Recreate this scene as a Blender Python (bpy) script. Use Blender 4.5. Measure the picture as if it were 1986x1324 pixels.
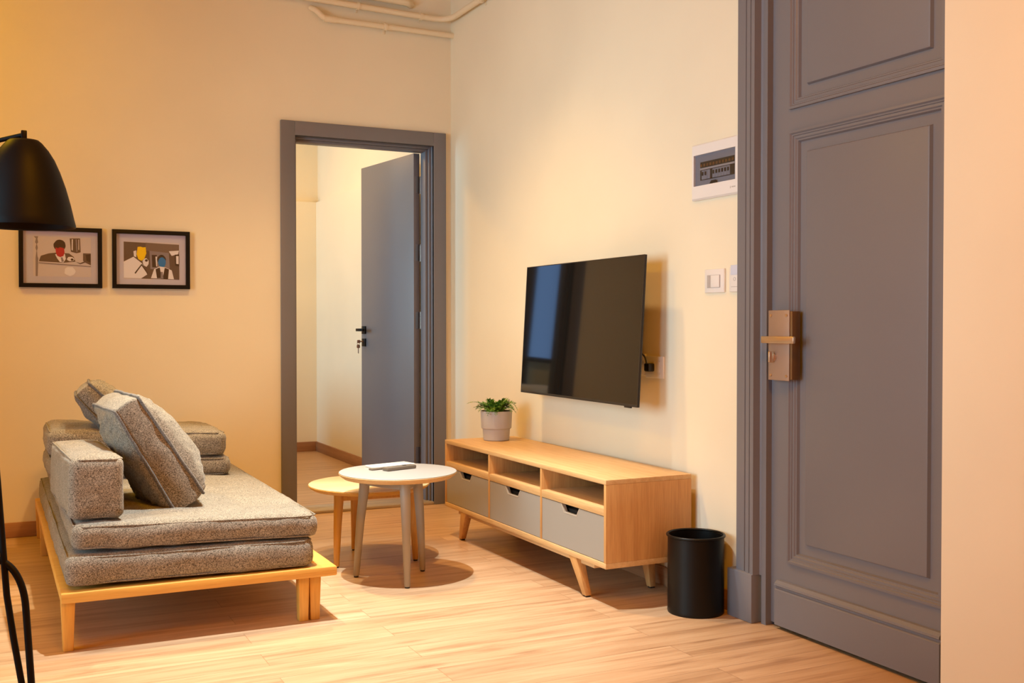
import bpy, bmesh, math, random
from mathutils import Vector, Matrix, noise
for o in list(bpy.data.objects): bpy.data.objects.remove(o, do_unlink=True)
S = bpy.context.scene
COL = S.collection
R = math.radians
random.seed(7)

# ------------------------------------------------------------------ camera
cam = bpy.data.cameras.new('camera')
cam.sensor_width = 36.0
cam.lens = 2065.3 * 36.0 / 1986.0
cam.clip_start = 0.05
camo = bpy.data.objects.new('camera', cam)
camo.location = (0, 0, 1.05)
camo.rotation_euler = (math.pi / 2 - 0.0166, 0, -0.4569)
COL.objects.link(camo)
S.camera = camo

# ------------------------------------------------------------------ world, exposure
S.view_settings.view_transform = 'Standard'
S.view_settings.look = 'None'
S.view_settings.gamma = 1.0
S.view_settings.use_curve_mapping = False
S.view_settings.exposure = 0.0
w = bpy.data.worlds.new('world'); S.world = w
w.use_nodes = True
w.node_tree.nodes['Background'].inputs[0].default_value = (0.55, 0.7, 1.0, 1)
w.node_tree.nodes['Background'].inputs[1].default_value = 0.3

# ------------------------------------------------------------------ lights
WARM = (1.0, 0.48, 0.0)
SPOTC = (1.0, 0.88, 0.74)
DAY = (0.58, 0.87, 1.0)

def area(name, loc, target, sx, sy, power, color, spread=180):
    l = bpy.data.lights.new(name, 'AREA'); l.shape = 'RECTANGLE'
    l.size = sx; l.size_y = sy; l.energy = power; l.color = color; l.spread = R(spread)
    o = bpy.data.objects.new(name, l); COL.objects.link(o)
    o.location = loc
    d = Vector(target) - Vector(loc)
    o.rotation_euler = d.to_track_quat('-Z', 'Y').to_euler()
    return o

def spot(name, loc, target, power, color, angle, blend, rad):
    l = bpy.data.lights.new(name, 'SPOT'); l.energy = power; l.color = color
    l.spot_size = R(angle); l.spot_blend = blend; l.shadow_soft_size = rad
    o = bpy.data.objects.new(name, l); COL.objects.link(o); o.location = loc
    o.rotation_euler = (Vector(target) - Vector(loc)).to_track_quat('-Z', 'Y').to_euler()
    return o

# daylight through the left wall window, plus an added fill nearer the camera
area('window_daylight', (-2.55, 2.9, 1.45), (2.4, 4.3, 1.45), 1.15, 2.1, 21, DAY, 70)
area('daylight_fill_near', (-2.55, 1.15, 1.9), (2.4, 2.3, 1.75), 0.9, 1.6, 16, (0.34, 0.76, 1.0), 80)
# bedroom daylight, added at the solid left wall away from the window
area('bedroom_daylight', (-2.5, 7.4, 1.6), (2.4, 7.2, 1.2), 1.2, 1.7, 84, (0.34, 0.72, 1.0), 150)
# ceiling spotlights over the sitting corner; the middle one is an added fill
spot('ceiling_spot_table', (1.05, 3.65, 3.35), (1.1, 3.5, 0), 800, (0.80, 0.94, 0.98), 56, 1.0, 0.02)
spot('ceiling_fill_middle', (1.3, 4.35, 3.35), (1.3, 4.35, 0), 260, (1.0, 0.62, 0.25), 90, 1.0, 0.08)
spot('ceiling_spot_daybed', (0.95, 5.0, 3.2), (0.6, 4.05, 0), 290, (1.0, 0.92, 0.65), 46, 1.0, 0.03)
# warm fill lights added near the ceiling of both rooms, without fixtures
area('warm_fill_left', (-1.0, 4.5, 3.3), (-1.0, 4.5, 0), 0.5, 0.5, 36, (1.0, 0.58, 0.0))
area('warm_fill_near', (0.6, 0.8, 3.3), (0.6, 0.8, 0), 0.5, 0.5, 74, (1.0, 0.37, 0.0))
area('bedroom_warm_fill', (1.2, 7.4, 3.0), (1.2, 7.4, 0), 0.4, 0.4, 42, (1.0, 0.52, 0.14))

# ------------------------------------------------------------------ materials
def mat(name, color, rough=0.6, metal=0.0, spec=0.5, coat=0.0):
    m = bpy.data.materials.new(name); m.use_nodes = True
    b = m.node_tree.nodes['Principled BSDF']
    b.inputs['Base Color'].default_value = (*color, 1)
    b.inputs['Roughness'].default_value = rough
    b.inputs['Metallic'].default_value = metal
    b.inputs['Specular IOR Level'].default_value = spec
    b.inputs['Coat Weight'].default_value = coat
    return m

def N(m, t, **kw):
    n = m.node_tree.nodes.new(t)
    for k, v in kw.items():
        if k.startswith('i_'): n.inputs[k[2:].replace('_', ' ')].default_value = v
        else: setattr(n, k, v)
    return n

def L(m, a, b): m.node_tree.links.new(a, b)

def ramp(m, fac, stops):
    r = N(m, 'ShaderNodeValToRGB')
    e = r.color_ramp.elements
    while len(e) < len(stops): e.new(0.5)
    for i, (p, c) in enumerate(stops):
        e[i].position = p; e[i].color = (*c, 1)
    L(m, fac, r.inputs[0]); return r

def mapping(m, scale, rot=(0, 0, 0)):
    tc = N(m, 'ShaderNodeTexCoord'); mp = N(m, 'ShaderNodeMapping')
    mp.inputs['Scale'].default_value = scale; mp.inputs['Rotation'].default_value = rot
    L(m, tc.outputs['Object'], mp.inputs[0]); return mp.outputs[0]

def bump(m, h, strength, dist=0.002):
    b = N(m, 'ShaderNodeBump'); b.inputs['Strength'].default_value = strength; b.inputs['Distance'].default_value = dist
    L(m, h, b.inputs['Height']); L(m, b.outputs[0], m.node_tree.nodes['Principled BSDF'].inputs['Normal'])

def paint(name, color, rough=0.7, var=0.03, bs=0.08, scale=60):
    m = mat(name, color, rough); B = m.node_tree.nodes['Principled BSDF']
    v = mapping(m, (1, 1, 1))
    n = N(m, 'ShaderNodeTexNoise'); n.inputs['Scale'].default_value = 1.7; n.inputs['Detail'].default_value = 3; L(m, v, n.inputs['Vector'])
    c0 = tuple(c * (1 - var) for c in color); c1 = tuple(min(1, c * (1 + var)) for c in color)
    r = ramp(m, n.outputs['Fac'], [(0.3, c0), (0.7, c1)]); L(m, r.outputs[0], B.inputs['Base Color'])
    n2 = N(m, 'ShaderNodeTexNoise'); n2.inputs['Scale'].default_value = scale; n2.inputs['Detail'].default_value = 4; L(m, v, n2.inputs['Vector'])
    bump(m, n2.outputs['Fac'], bs); return m

def wood(name, c_dark, c_light, axis='x', scale=1.0, rough=0.45, bs=0.08, coat=0.0):
    m = mat(name, c_light, rough, coat=coat); B = m.node_tree.nodes['Principled BSDF']
    s = {'x': (1.2, 26, 26), 'y': (26, 1.2, 26), 'z': (26, 26, 1.2)}[axis]
    v = mapping(m, tuple(k * scale for k in s))
    n = N(m, 'ShaderNodeTexNoise'); n.inputs['Scale'].default_value = 1.6; n.inputs['Detail'].default_value = 6
    n.inputs['Roughness'].default_value = 0.6; n.inputs['Distortion'].default_value = 0.4
    L(m, v, n.inputs['Vector'])
    r = ramp(m, n.outputs['Fac'], [(0.28, c_dark), (0.72, c_light)])
    v2 = mapping(m, tuple(k * scale * 4 for k in s))
    n2 = N(m, 'ShaderNodeTexNoise'); n2.inputs['Scale'].default_value = 3; n2.inputs['Detail'].default_value = 2; L(m, v2, n2.inputs['Vector'])
    mx = N(m, 'ShaderNodeMixRGB', blend_type='MULTIPLY'); mx.inputs[0].default_value = 0.35
    r2 = ramp(m, n2.outputs['Fac'], [(0.35, (0.72, 0.66, 0.6)), (0.6, (1, 1, 1))])
    L(m, r.outputs[0], mx.inputs[1]); L(m, r2.outputs[0], mx.inputs[2]); L(m, mx.outputs[0], B.inputs['Base Color'])
    bump(m, n2.outputs['Fac'], bs, 0.001); return m

M = {}
M['wall'] = paint('cream_wall_paint', (0.83, 0.75, 0.585), 0.75)
M['ceiling'] = paint('ochre_bounce_tint', (0.80, 0.52, 0.24), 0.8)  # ochre made up for unseen surfaces, to tint the bounced light warm
M['pipe'] = paint('cream_painted_pipe', (0.82, 0.71, 0.52), 0.5)
M['grey_paint'] = paint('grey_brown_door_paint', (0.178, 0.172, 0.192), 0.42, 0.03, 0.12, 90)
M['dark_gap'] = mat('dark_gap', (0.01, 0.008, 0.006), 0.9)
M['oak'] = wood('light_oak_veneer', (0.60, 0.36, 0.15), (0.76, 0.51, 0.25), 'y')
M['oak_z'] = wood('shaded_oak_upright', (0.54, 0.27, 0.09), (0.70, 0.40, 0.15), 'z')  # uprights tinted more orange than the oak top, as in shade
M['oak_x'] = wood('light_oak_veneer_across', (0.58, 0.34, 0.13), (0.74, 0.48, 0.22), 'x')
M['beech'] = wood('orange_beech', (0.66, 0.33, 0.06), (0.78, 0.45, 0.10), 'x', 0.7, 0.4)
M['beech_y'] = wood('orange_beech_length', (0.66, 0.33, 0.06), (0.78, 0.45, 0.10), 'y', 0.7, 0.4)
M['beech_z'] = wood('orange_beech_leg', (0.64, 0.31, 0.05), (0.76, 0.42, 0.09), 'z', 0.7, 0.4)
M['tabletop_wood'] = wood('pale_wood_top', (0.74, 0.52, 0.27), (0.86, 0.66, 0.40), 'x', 0.8, 0.4)
M['skirting'] = wood('brown_wood_skirting', (0.32, 0.15, 0.07), (0.46, 0.24, 0.12), 'x', 0.6, 0.45)
M['skirting_y'] = wood('brown_wood_skirting_side', (0.32, 0.15, 0.07), (0.46, 0.24, 0.12), 'y', 0.6, 0.45)
M['drawer'] = paint('taupe_drawer_lacquer', (0.33, 0.30, 0.26), 0.45, 0.02, 0.02)
M['drawer_edge'] = mat('pale_notch_edge', (0.50, 0.43, 0.34), 0.5)
M['dark_inside'] = mat('painted_shade_inside', (0.02, 0.015, 0.012), 0.8)  # near-black paints in the shade of the drawer voids and breaker recess
M['taupe'] = paint('taupe_lacquer', (0.36, 0.31, 0.25), 0.4, 0.02, 0.02)
M['pale_top'] = paint('pale_laminate_top', (0.40, 0.38, 0.36), 0.35, 0.02, 0.02)
M['black_metal'] = mat('black_powder_coated_metal', (0.006, 0.005, 0.0045), 0.5, spec=0.16)
M['black_satin'] = mat('black_satin', (0.004, 0.0035, 0.003), 0.38, spec=0.25)
M['black_plastic'] = mat('black_plastic', (0.010, 0.010, 0.011), 0.35)
M['screen'] = mat('glossy_dark_screen', (0.004, 0.004, 0.004), 0.045, spec=0.55, coat=0.0)
M['screen'].node_tree.nodes['Principled BSDF'].inputs['Coat Roughness'].default_value = 0.03
M['bezel'] = mat('dark_grey_bezel', (0.06, 0.055, 0.05), 0.35, metal=0.6)
M['white_plastic'] = paint('white_plastic', (0.78, 0.76, 0.76), 0.35, 0.01, 0.01)
M['shade_plastic'] = mat('grey_slot', (0.45, 0.42, 0.41), 0.5)
M['blue_plastic'] = mat('pale_blue_plastic', (0.62, 0.66, 0.82), 0.4)
M['smoke'] = mat('breaker_body_grey', (0.26, 0.28, 0.32), 0.4)
M['brass'] = mat('worn_brass', (0.42, 0.31, 0.25), 0.45, metal=0.6)
M['brass_edge'] = mat('polished_brass', (0.66, 0.52, 0.38), 0.28, metal=0.9)
M['brass_dark'] = mat('dark_brass', (0.22, 0.12, 0.05), 0.45, metal=0.7)
M['steel'] = mat('brushed_steel', (0.42, 0.38, 0.35), 0.3, metal=1.0)
M['threshold'] = wood('grey_stone_threshold', (0.30, 0.24, 0.19), (0.52, 0.43, 0.34), 'x', 0.8, 0.4)
M['pot'] = paint('light_grey_pot', (0.46, 0.45, 0.48), 0.6, 0.05, 0.2, 120)
M['soil'] = mat('dark_soil', (0.02, 0.012, 0.008), 0.95)
M['paper'] = mat('white_paper', (0.9, 0.88, 0.86), 0.25)
M['remote'] = mat('grey_remote', (0.16, 0.13, 0.10), 0.3)
M['matboard'] = mat('grey_mat_board', (0.50, 0.50, 0.66), 0.8)
M['bed_white'] = paint('white_bedding', (0.72, 0.72, 0.76), 0.8)
M['curtain'] = paint('dark_curtain', (0.10, 0.09, 0.08), 0.9)
M['sheer'] = paint('pale_curtain', (0.42, 0.50, 0.62), 0.9)

# leaves
m = mat('green_leaf', (0.10, 0.26, 0.03), 0.45); B = m.node_tree.nodes['Principled BSDF']
v = mapping(m, (1, 1, 1)); n = N(m, 'ShaderNodeTexNoise'); n.inputs['Scale'].default_value = 45; L(m, v, n.inputs['Vector'])
r = ramp(m, n.outputs['Fac'], [(0.3, (0.02, 0.09, 0.01)), (0.5, (0.08, 0.24, 0.02)), (0.75, (0.30, 0.46, 0.07))]); L(m, r.outputs[0], B.inputs['Base Color'])
M['leaf'] = m

# woven upholstery
def fabric(name, ca, cb, sc=1.0):
    m = mat(name, ca, 0.95, spec=0.15); B = m.node_tree.nodes['Principled BSDF']
    outs = []
    for s in ((170, 620, 620), (620, 170, 620), (620, 620, 170)):
        v = mapping(m, tuple(k * sc for k in s)); n = N(m, 'ShaderNodeTexNoise')
        n.inputs['Scale'].default_value = 1.0; n.inputs['Detail'].default_value = 1.5; L(m, v, n.inputs['Vector']); outs.append(n.outputs['Fac'])
    a = N(m, 'ShaderNodeMath', operation='ADD'); L(m, outs[0], a.inputs[0]); L(m, outs[1], a.inputs[1])
    a2 = N(m, 'ShaderNodeMath', operation='ADD'); L(m, a.outputs[0], a2.inputs[0]); L(m, outs[2], a2.inputs[1])
    d = N(m, 'ShaderNodeMath', operation='DIVIDE'); L(m, a2.outputs[0], d.inputs[0]); d.inputs[1].default_value = 3
    r = ramp(m, d.outputs[0], [(0.42, ca), (0.58, cb)])
    v = mapping(m, (1, 1, 1)); n = N(m, 'ShaderNodeTexNoise'); n.inputs['Scale'].default_value = 9; n.inputs['Detail'].default_value = 3; L(m, v, n.inputs['Vector'])
    r2 = ramp(m, n.outputs['Fac'], [(0.3, (0.86, 0.86, 0.86)), (0.7, (1, 1, 1))])
    mx = N(m, 'ShaderNodeMixRGB', blend_type='MULTIPLY'); mx.inputs[0].default_value = 1
    L(m, r.outputs[0], mx.inputs[1]); L(m, r2.outputs[0], mx.inputs[2]); L(m, mx.outputs[0], B.inputs['Base Color'])
    B.inputs['Sheen Weight'].default_value = 0.15
    bump(m, d.outputs[0], 0.5, 0.002); return m
M['fabric'] = fabric('grey_brown_weave', (0.055, 0.042, 0.028), (0.45, 0.375, 0.285))
M['seam'] = fabric('dark_weave_seam', (0.06, 0.05, 0.045), (0.26, 0.23, 0.20))

# laminate floor planks running along X
def floor_mat():
    m = mat('wood_laminate_floor', (0.5, 0.3, 0.17), 0.38, spec=0.45); B = m.node_tree.nodes['Principled BSDF']
    tc = N(m, 'ShaderNodeTexCoord')
    br = N(m, 'ShaderNodeTexBrick'); br.offset = 0.37; br.inputs['Scale'].default_value = 1.0
    br.inputs['Brick Width'].default_value = 1.22; br.inputs['Row Height'].default_value = 0.125
    br.inputs['Mortar Size'].default_value = 0.0012; br.inputs['Mortar Smooth'].default_value = 0.3
    br.inputs['Color1'].default_value = (0, 0, 0, 1); br.inputs['Color2'].default_value = (1, 1, 1, 1); br.inputs['Mortar'].default_value = (0.5, 0.5, 0.5, 1)
    L(m, tc.outputs['Object'], br.inputs['Vector'])
    # offset the grain per plank
    add = N(m, 'ShaderNodeVectorMath', operation='MULTIPLY_ADD')
    L(m, br.outputs['Color'], add.inputs[0]); add.inputs[1].default_value = (3.1, 7.7, 0); L(m, tc.outputs['Object'], add.inputs[2])
    mp = N(m, 'ShaderNodeMapping'); mp.inputs['Scale'].default_value = (1.3, 17, 1); L(m, add.outputs[0], mp.inputs[0])
    n = N(m, 'ShaderNodeTexNoise'); n.inputs['Scale'].default_value = 1.5; n.inputs['Detail'].default_value = 7; n.inputs['Roughness'].default_value = 0.62; n.inputs['Distortion'].default_value = 0.7
    L(m, mp.outputs[0], n.inputs['Vector'])
    r = ramp(m, n.outputs['Fac'], [(0.25, (0.33, 0.18, 0.09)), (0.45, (0.52, 0.32, 0.18)), (0.62, (0.60, 0.395, 0.235)), (0.8, (0.66, 0.46, 0.29))])
    rb = ramp(m, br.outputs['Color'], [(0.0, (0.86, 0.84, 0.82)), (1.0, (1, 1, 1))])
    mx = N(m, 'ShaderNodeMixRGB', blend_type='MULTIPLY'); mx.inputs[0].default_value = 1; L(m, r.outputs[0], mx.inputs[1]); L(m, rb.outputs[0], mx.inputs[2])
    # knots
    mpk = N(m, 'ShaderNodeMapping'); mpk.inputs['Scale'].default_value = (1.6, 5.5, 1); L(m, add.outputs[0], mpk.inputs[0])
    vo = N(m, 'ShaderNodeTexVoronoi'); vo.inputs['Scale'].default_value = 1.0; L(m, mpk.outputs[0], vo.inputs['Vector'])
    rk = ramp(m, vo.outputs['Distance'], [(0.02, (0.45, 0.34, 0.26)), (0.13, (1, 1, 1))])
    mk = N(m, 'ShaderNodeMixRGB', blend_type='MULTIPLY'); mk.inputs[0].default_value = 0.6; L(m, mx.outputs[0], mk.inputs[1]); L(m, rk.outputs[0], mk.inputs[2])
    ms = N(m, 'ShaderNodeMixRGB', blend_type='MULTIPLY'); L(m, br.outputs['Fac'], ms.inputs[0]); L(m, mk.outputs[0], ms.inputs[1]); ms.inputs[2].default_value = (0.62, 0.55, 0.5, 1)
    L(m, ms.outputs[0], B.inputs['Base Color'])
    bump(m, n.outputs['Fac'], 0.06, 0.001)
    return m
M['floor'] = floor_mat()

# clear picture / cover panes
def pane_mat(name, tint, gloss):
    m = bpy.data.materials.new(name); m.use_nodes = True; nt = m.node_tree; nt.nodes.clear()
    out = nt.nodes.new('ShaderNodeOutputMaterial'); mix = nt.nodes.new('ShaderNodeMixShader')
    t = nt.nodes.new('ShaderNodeBsdfTransparent'); t.inputs[0].default_value = (*tint, 1)
    g = nt.nodes.new('ShaderNodeBsdfGlossy'); g.inputs['Roughness'].default_value = 0.03
    mix.inputs[0].default_value = gloss; nt.links.new(t.outputs[0], mix.inputs[1]); nt.links.new(g.outputs[0], mix.inputs[2])
    nt.links.new(mix.outputs[0], out.inputs[0]); return m
M['glass'] = pane_mat('picture_glass', (1.0, 1.0, 1.0), 0.035)
M['smoke_cover'] = pane_mat('smoky_cover', (0.86, 0.88, 0.93), 0.05)

# ------------------------------------------------------------------ mesh helpers
ORG = {}
def finish(name, bm, m, parent=None, local=False, angle=35, kind=None):
    if parent is not None and not local:
        bmesh.ops.translate(bm, verts=bm.verts, vec=-ORG[parent.name])
    bmesh.ops.recalc_face_normals(bm, faces=bm.faces)
    me = bpy.data.meshes.new(name); bm.to_mesh(me); bm.free()
    for mm in (m if isinstance(m, (list, tuple)) else [m]): me.materials.append(mm)
    me.shade_smooth(); me.set_sharp_from_angle(angle=R(angle))
    o = bpy.data.objects.new(name, me); COL.objects.link(o)
    ORG[o.name] = ORG[parent.name] if parent is not None else Vector((0, 0, 0))
    if parent is not None: o.parent = parent
    if kind: o['kind'] = kind
    return o

def thing(name, label, cat, loc=(0, 0, 0), group=None, rot=(0, 0, 0)):
    o = bpy.data.objects.new(name, None); o.empty_display_size = 0.05; COL.objects.link(o)
    o.location = loc; o.rotation_euler = rot; o['label'] = label; o['category'] = cat
    if group: o['group'] = group
    ORG[o.name] = Vector(loc); return o

def tag(o, label, cat, group=None):
    o['label'] = label; o['category'] = cat
    if group: o['group'] = group
    return o

def NB(): return bmesh.new()

def box(bm, x0, x1, y0, y1, z0, z1, bev=0.0, mi=0, seg=2):
    g = bmesh.ops.create_cube(bm, size=1)
    vs = g['verts']
    for v in vs:
        v.co = Vector((x0 + (v.co.x + .5) * (x1 - x0), y0 + (v.co.y + .5) * (y1 - y0), z0 + (v.co.z + .5) * (z1 - z0)))
    fs = {f for v in vs for f in v.link_faces}
    for f in fs: f.material_index = mi
    if bev > 0:
        es = list({e for v in vs for e in v.link_edges})
        bmesh.ops.bevel(bm, geom=es, offset=bev, segments=seg, profile=0.5, affect='EDGES')
    return bm

def prism(bm, pts, axis, a0, a1, mi=0, bev=0):
    """pts in the plane of the two other axes, in xyz order"""
    def mk(p, a):
        if axis == 'x': return Vector((a, p[0], p[1]))
        if axis == 'y': return Vector((p[0], a, p[1]))
        return Vector((p[0], p[1], a))
    A = [bm.verts.new(mk(p, a0)) for p in pts]; B_ = [bm.verts.new(mk(p, a1)) for p in pts]
    n = len(pts); fs = [bm.faces.new(A), bm.faces.new(B_)]
    for i in range(n): fs.append(bm.faces.new((A[i], A[(i + 1) % n], B_[(i + 1) % n], B_[i])))
    for f in fs: f.material_index = mi
    if bev:
        es = list({e for f in fs for e in f.edges})
        bmesh.ops.bevel(bm, geom=es, offset=bev, segments=2, profile=.5, affect='EDGES')

def frustum(bm, p0, p1, s0, s1, bev=0.0):
    """square post from p0 to p1 (half widths (hx,hy) at each end)"""
    A = []
    for p, s in ((p0, s0), (p1, s1)):
        A.append([bm.verts.new((p[0] + a * s[0], p[1] + b * s[1], p[2])) for a, b in ((-1, -1), (1, -1), (1, 1), (-1, 1))])
    fs = [bm.faces.new(A[0]), bm.faces.new(A[1])]
    for i in range(4): fs.append(bm.faces.new((A[0][i], A[0][(i + 1) % 4], A[1][(i + 1) % 4], A[1][i])))
    if bev:
        es = list({e for f in fs for e in f.edges}); bmesh.ops.bevel(bm, geom=es, offset=bev, segments=2, profile=.5, affect='EDGES')

def tube(bm, pts, rad, n=12, cap=True, mi=0):
    pts = [Vector(p) for p in pts]; rr = rad if isinstance(rad, (list, tuple)) else [rad] * len(pts)
    rings = []; up = None
    for i, p in enumerate(pts):
        t = ((pts[min(i + 1, len(pts) - 1)] - p).normalized() + (p - pts[max(i - 1, 0)]).normalized()).normalized()
        if up is None:
            up = Vector((0, 0, 1)) if abs(t.z) < 0.9 else Vector((1, 0, 0))
        u = (up - t * up.dot(t)).normalized(); v = t.cross(u); up = u
        rings.append([bm.verts.new(p + (u * math.cos(2 * math.pi * k / n) + v * math.sin(2 * math.pi * k / n)) * rr[i]) for k in range(n)])
    for a, b in zip(rings, rings[1:]):
        for k in range(n):
            f = bm.faces.new((a[k], a[(k + 1) % n], b[(k + 1) % n], b[k])); f.material_index = mi
    if cap: bm.faces.new(rings[0]).material_index = mi; bm.faces.new(rings[-1]).material_index = mi

def smooth_path(pts, rad=0.05, n=6):
    """round the inner corners of a polyline"""
    pts = [Vector(p) for p in pts]; out = [pts[0]]
    for i in range(1, len(pts) - 1):
        p = pts[i]; a = (pts[i - 1] - p); b = (pts[i + 1] - p)
        ra = min(rad, a.length * .49); rb = min(rad, b.length * .49)
        A = p + a.normalized() * ra; Bp = p + b.normalized() * rb
        for k in range(n + 1):
            t = k / n; out.append((1 - t) ** 2 * A + 2 * t * (1 - t) * p + t * t * Bp)
    out.append(pts[-1]); return out

def lathe(bm, prof, center, n=48, mi=0):
    """prof: (r,z) list; open ends closed when r=0"""
    cx, cy, cz = center; rings = []
    for r_, z in prof:
        if r_ < 1e-6: rings.append([bm.verts.new((cx, cy, cz + z))])
        else: rings.append([bm.verts.new((cx + r_ * math.cos(2 * math.pi * k / n), cy + r_ * math.sin(2 * math.pi * k / n), cz + z)) for k in range(n)])
    for a, b in zip(rings, rings[1:]):
        for k in range(n):
            k2 = (k + 1) % n
            if len(a) == 1 and len(b) == 1: continue
            if len(a) == 1: f = bm.faces.new((a[0], b[k2], b[k]))
            elif len(b) == 1: f = bm.faces.new((a[k], a[k2], b[0]))
            else: f = bm.faces.new((a[k], a[k2], b[k2], b[k]))
            f.material_index = mi

def rect_loft(bm, rect, prof, fn, cap=True):
    """nested rectangle rings: rect=(a0,a1,b0,b1); prof=[(inset,height)]; fn(a,b,h)->xyz"""
    a0, a1, b0, b1 = rect; rings = []
    for ins, h in prof:
        rings.append([bm.verts.new(fn(a, b, h)) for a, b in ((a0 + ins, b0 + ins), (a1 - ins, b0 + ins), (a1 - ins, b1 - ins), (a0 + ins, b1 - ins))])
    for p, q in zip(rings, rings[1:]):
        for k in range(4): bm.faces.new((p[k], p[(k + 1) % 4], q[(k + 1) % 4], q[k]))
    if cap: bm.faces.new(rings[-1])

# ------------------------------------------------------------------ setting
W, D, H = 2.435, 5.7645, 3.45
def struct(name, bm, m, parent=None):
    return finish(name, bm, m, parent, kind=None if parent else 'structure')

bm = NB(); box(bm, -2.7, 3.4, -1.6, 8.8, -0.08, 0.0); struct('floor', bm, M['floor'])
bm = NB(); box(bm, -2.7, 3.4, -1.6, 8.8, H, H + 0.1); struct('ceiling', bm, M['ceiling'])
OX0, OX1, OZ = 1.506, 2.318, 2.078
Y2 = D + 0.17
bm = NB()
box(bm, -2.6, OX0 - .02, D, Y2, 0, H); box(bm, OX1 + .02, W + .3, D, Y2, 0, H); box(bm, OX0 - .02, OX1 + .02, D, Y2, OZ + .02, H)
struct('wall_back', bm, M['wall'])
DY0, DY1, DZ = 1.86, 2.94, 3.0       # main door hole in the right wall
bm = NB(); box(bm, W, W + .3, DY1, D, 0, H); box(bm, W, W + .3, 2.132, DY1, DZ, H); box(bm, W + .14, W + .3, 2.132, DY1, 0, DZ)
struct('wall_right', bm, M['wall'])
bm = NB(); box(bm, 2.385, 2.75, -1.6, 2.132, 0, H); struct('wall_right_front', bm, M['wall'])
bm = NB(); box(bm, -2.7, 3.4, -1.7, -1.6, 0, H); struct('wall_front', bm, M['ceiling'])
# left wall with a tall window opening and an added one for the near fill
WY0, WY1, WZ0, WZ1 = 2.25, 3.55, 0.35, 2.6
bm = NB(); box(bm, -2.7, -2.6, -1.6, .7, 0, H); box(bm, -2.7, -2.6, 1.6, WY0, 0, H); box(bm, -2.7, -2.6, .7, 1.6, 0, 1.05); box(bm, -2.7, -2.6, .7, 1.6, 2.75, H); box(bm, -2.7, -2.6, WY1, D, 0, H); box(bm, -2.7, -2.6, WY0, WY1, 0, WZ0); box(bm, -2.7, -2.6, WY0, WY1, WZ1, H)
struct('wall_left', bm, M['ceiling'])
bm = NB()
for a, b, c, d in ((WY0, WY0 + .06, WZ0, WZ1), (WY1 - .06, WY1, WZ0, WZ1), (WY0, WY1, WZ0, WZ0 + .06), (WY0, WY1, WZ1 - .06, WZ1), ((WY0 + WY1) / 2 - .02, (WY0 + WY1) / 2 + .02, WZ0, WZ1)):
    box(bm, -2.69, -2.63, a, b, c, d)
win = struct('window_1', bm, M['grey_paint'])

bm = NB()
for a, b, c, d in ((.7, .76, 1.05, 2.75), (1.54, 1.6, 1.05, 2.75), (.7, 1.6, 1.05, 1.11), (.7, 1.6, 2.69, 2.75)):
    box(bm, -2.69, -2.63, a, b, c, d)
struct('added_window', bm, M['grey_paint'])  # unseen window added to go with the near daylight fill

# bedroom shell
bm = NB(); box(bm, -2.6, 3.0, 8.6, 8.8, 0, 2.05); box(bm, -2.6, 3.0, 8.68, 8.8, 2.05, H)
struct('wall_bedroom_back', bm, M['wall'])
bm = NB(); box(bm, 2.43, 2.7, Y2, 8.7, 0, 2.05); box(bm, 2.465, 2.7, Y2, 8.7, 2.05, H)
struct('wall_bedroom_right', bm, M['wall'])
bm = NB(); box(bm, -2.7, -2.6, D, 8.8, 0, H); struct('wall_bedroom_left', bm, M['wall'])

def baseboard(name, x0, x1, y0, y1, mt, h=0.075):
    bm = NB(); box(bm, x0, x1, y0, y1, 0, h, 0.003); struct(name, bm, mt)
baseboard('baseboard_back', -2.6, 1.43, D - .012, D, M['skirting'])
baseboard('baseboard_right', W - .012, W, 3.105, D - .012, M['skirting_y'])
baseboard('baseboard_bedroom_back', -2.6, 2.418, 8.588, 8.6, M['skirting'], .08)
baseboard('baseboard_bedroom_right', 2.418, 2.43, Y2 + .05, 8.6, M['skirting_y'], .08)
baseboard('baseboard_left', -2.6, -2.588, -1.6, D - .012, M['skirting_y'])

# ---- bedroom door casing: stepped jamb and architrave
bm = NB()
cw, ct = .078, .024
box(bm, OX0 - cw, OX0, D - ct, D, 0, OZ + cw, .004); box(bm, OX1, OX1 + cw, D - ct, D, 0, OZ + cw, .004)
box(bm, OX0 - .001, OX1 + .001, D - ct, D, OZ, OZ + cw, .004)
trim = struct('trim_1', bm, M['grey_paint'])
bm = NB()   # jamb liner and stop
box(bm, OX1, OX1 + .02, D - ct + .001, Y2 + .01, 0, OZ + .02); box(bm, OX0 - .02, OX0, D - ct + .001, Y2 + .01, 0, OZ + .02); box(bm, OX0, OX1, D - ct + .001, Y2 + .01, OZ, OZ + .02)
for (a, b, ya, yb) in ((.012, .0, D + .022, D + .042), (.024, .0, D + .05, D + .125)):
    box(bm, OX1 - a, OX1, ya, yb, 0, OZ, .002); box(bm, OX0, OX0 + a, ya, yb, 0, OZ, .002); box(bm, OX0 + a, OX1 - a, ya, yb, OZ - a, OZ, .002)
finish('jamb', bm, M['grey_paint'], trim)
bm = NB(); box(bm, OX0 - .01, OX1 + .01, D - .02, D + .1, 0, .016, .004); box(bm, OX0, OX1, D + .1, Y2 + .03, 0, .012, .003)
thr = struct('trim_2', bm, M['threshold'])

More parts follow.
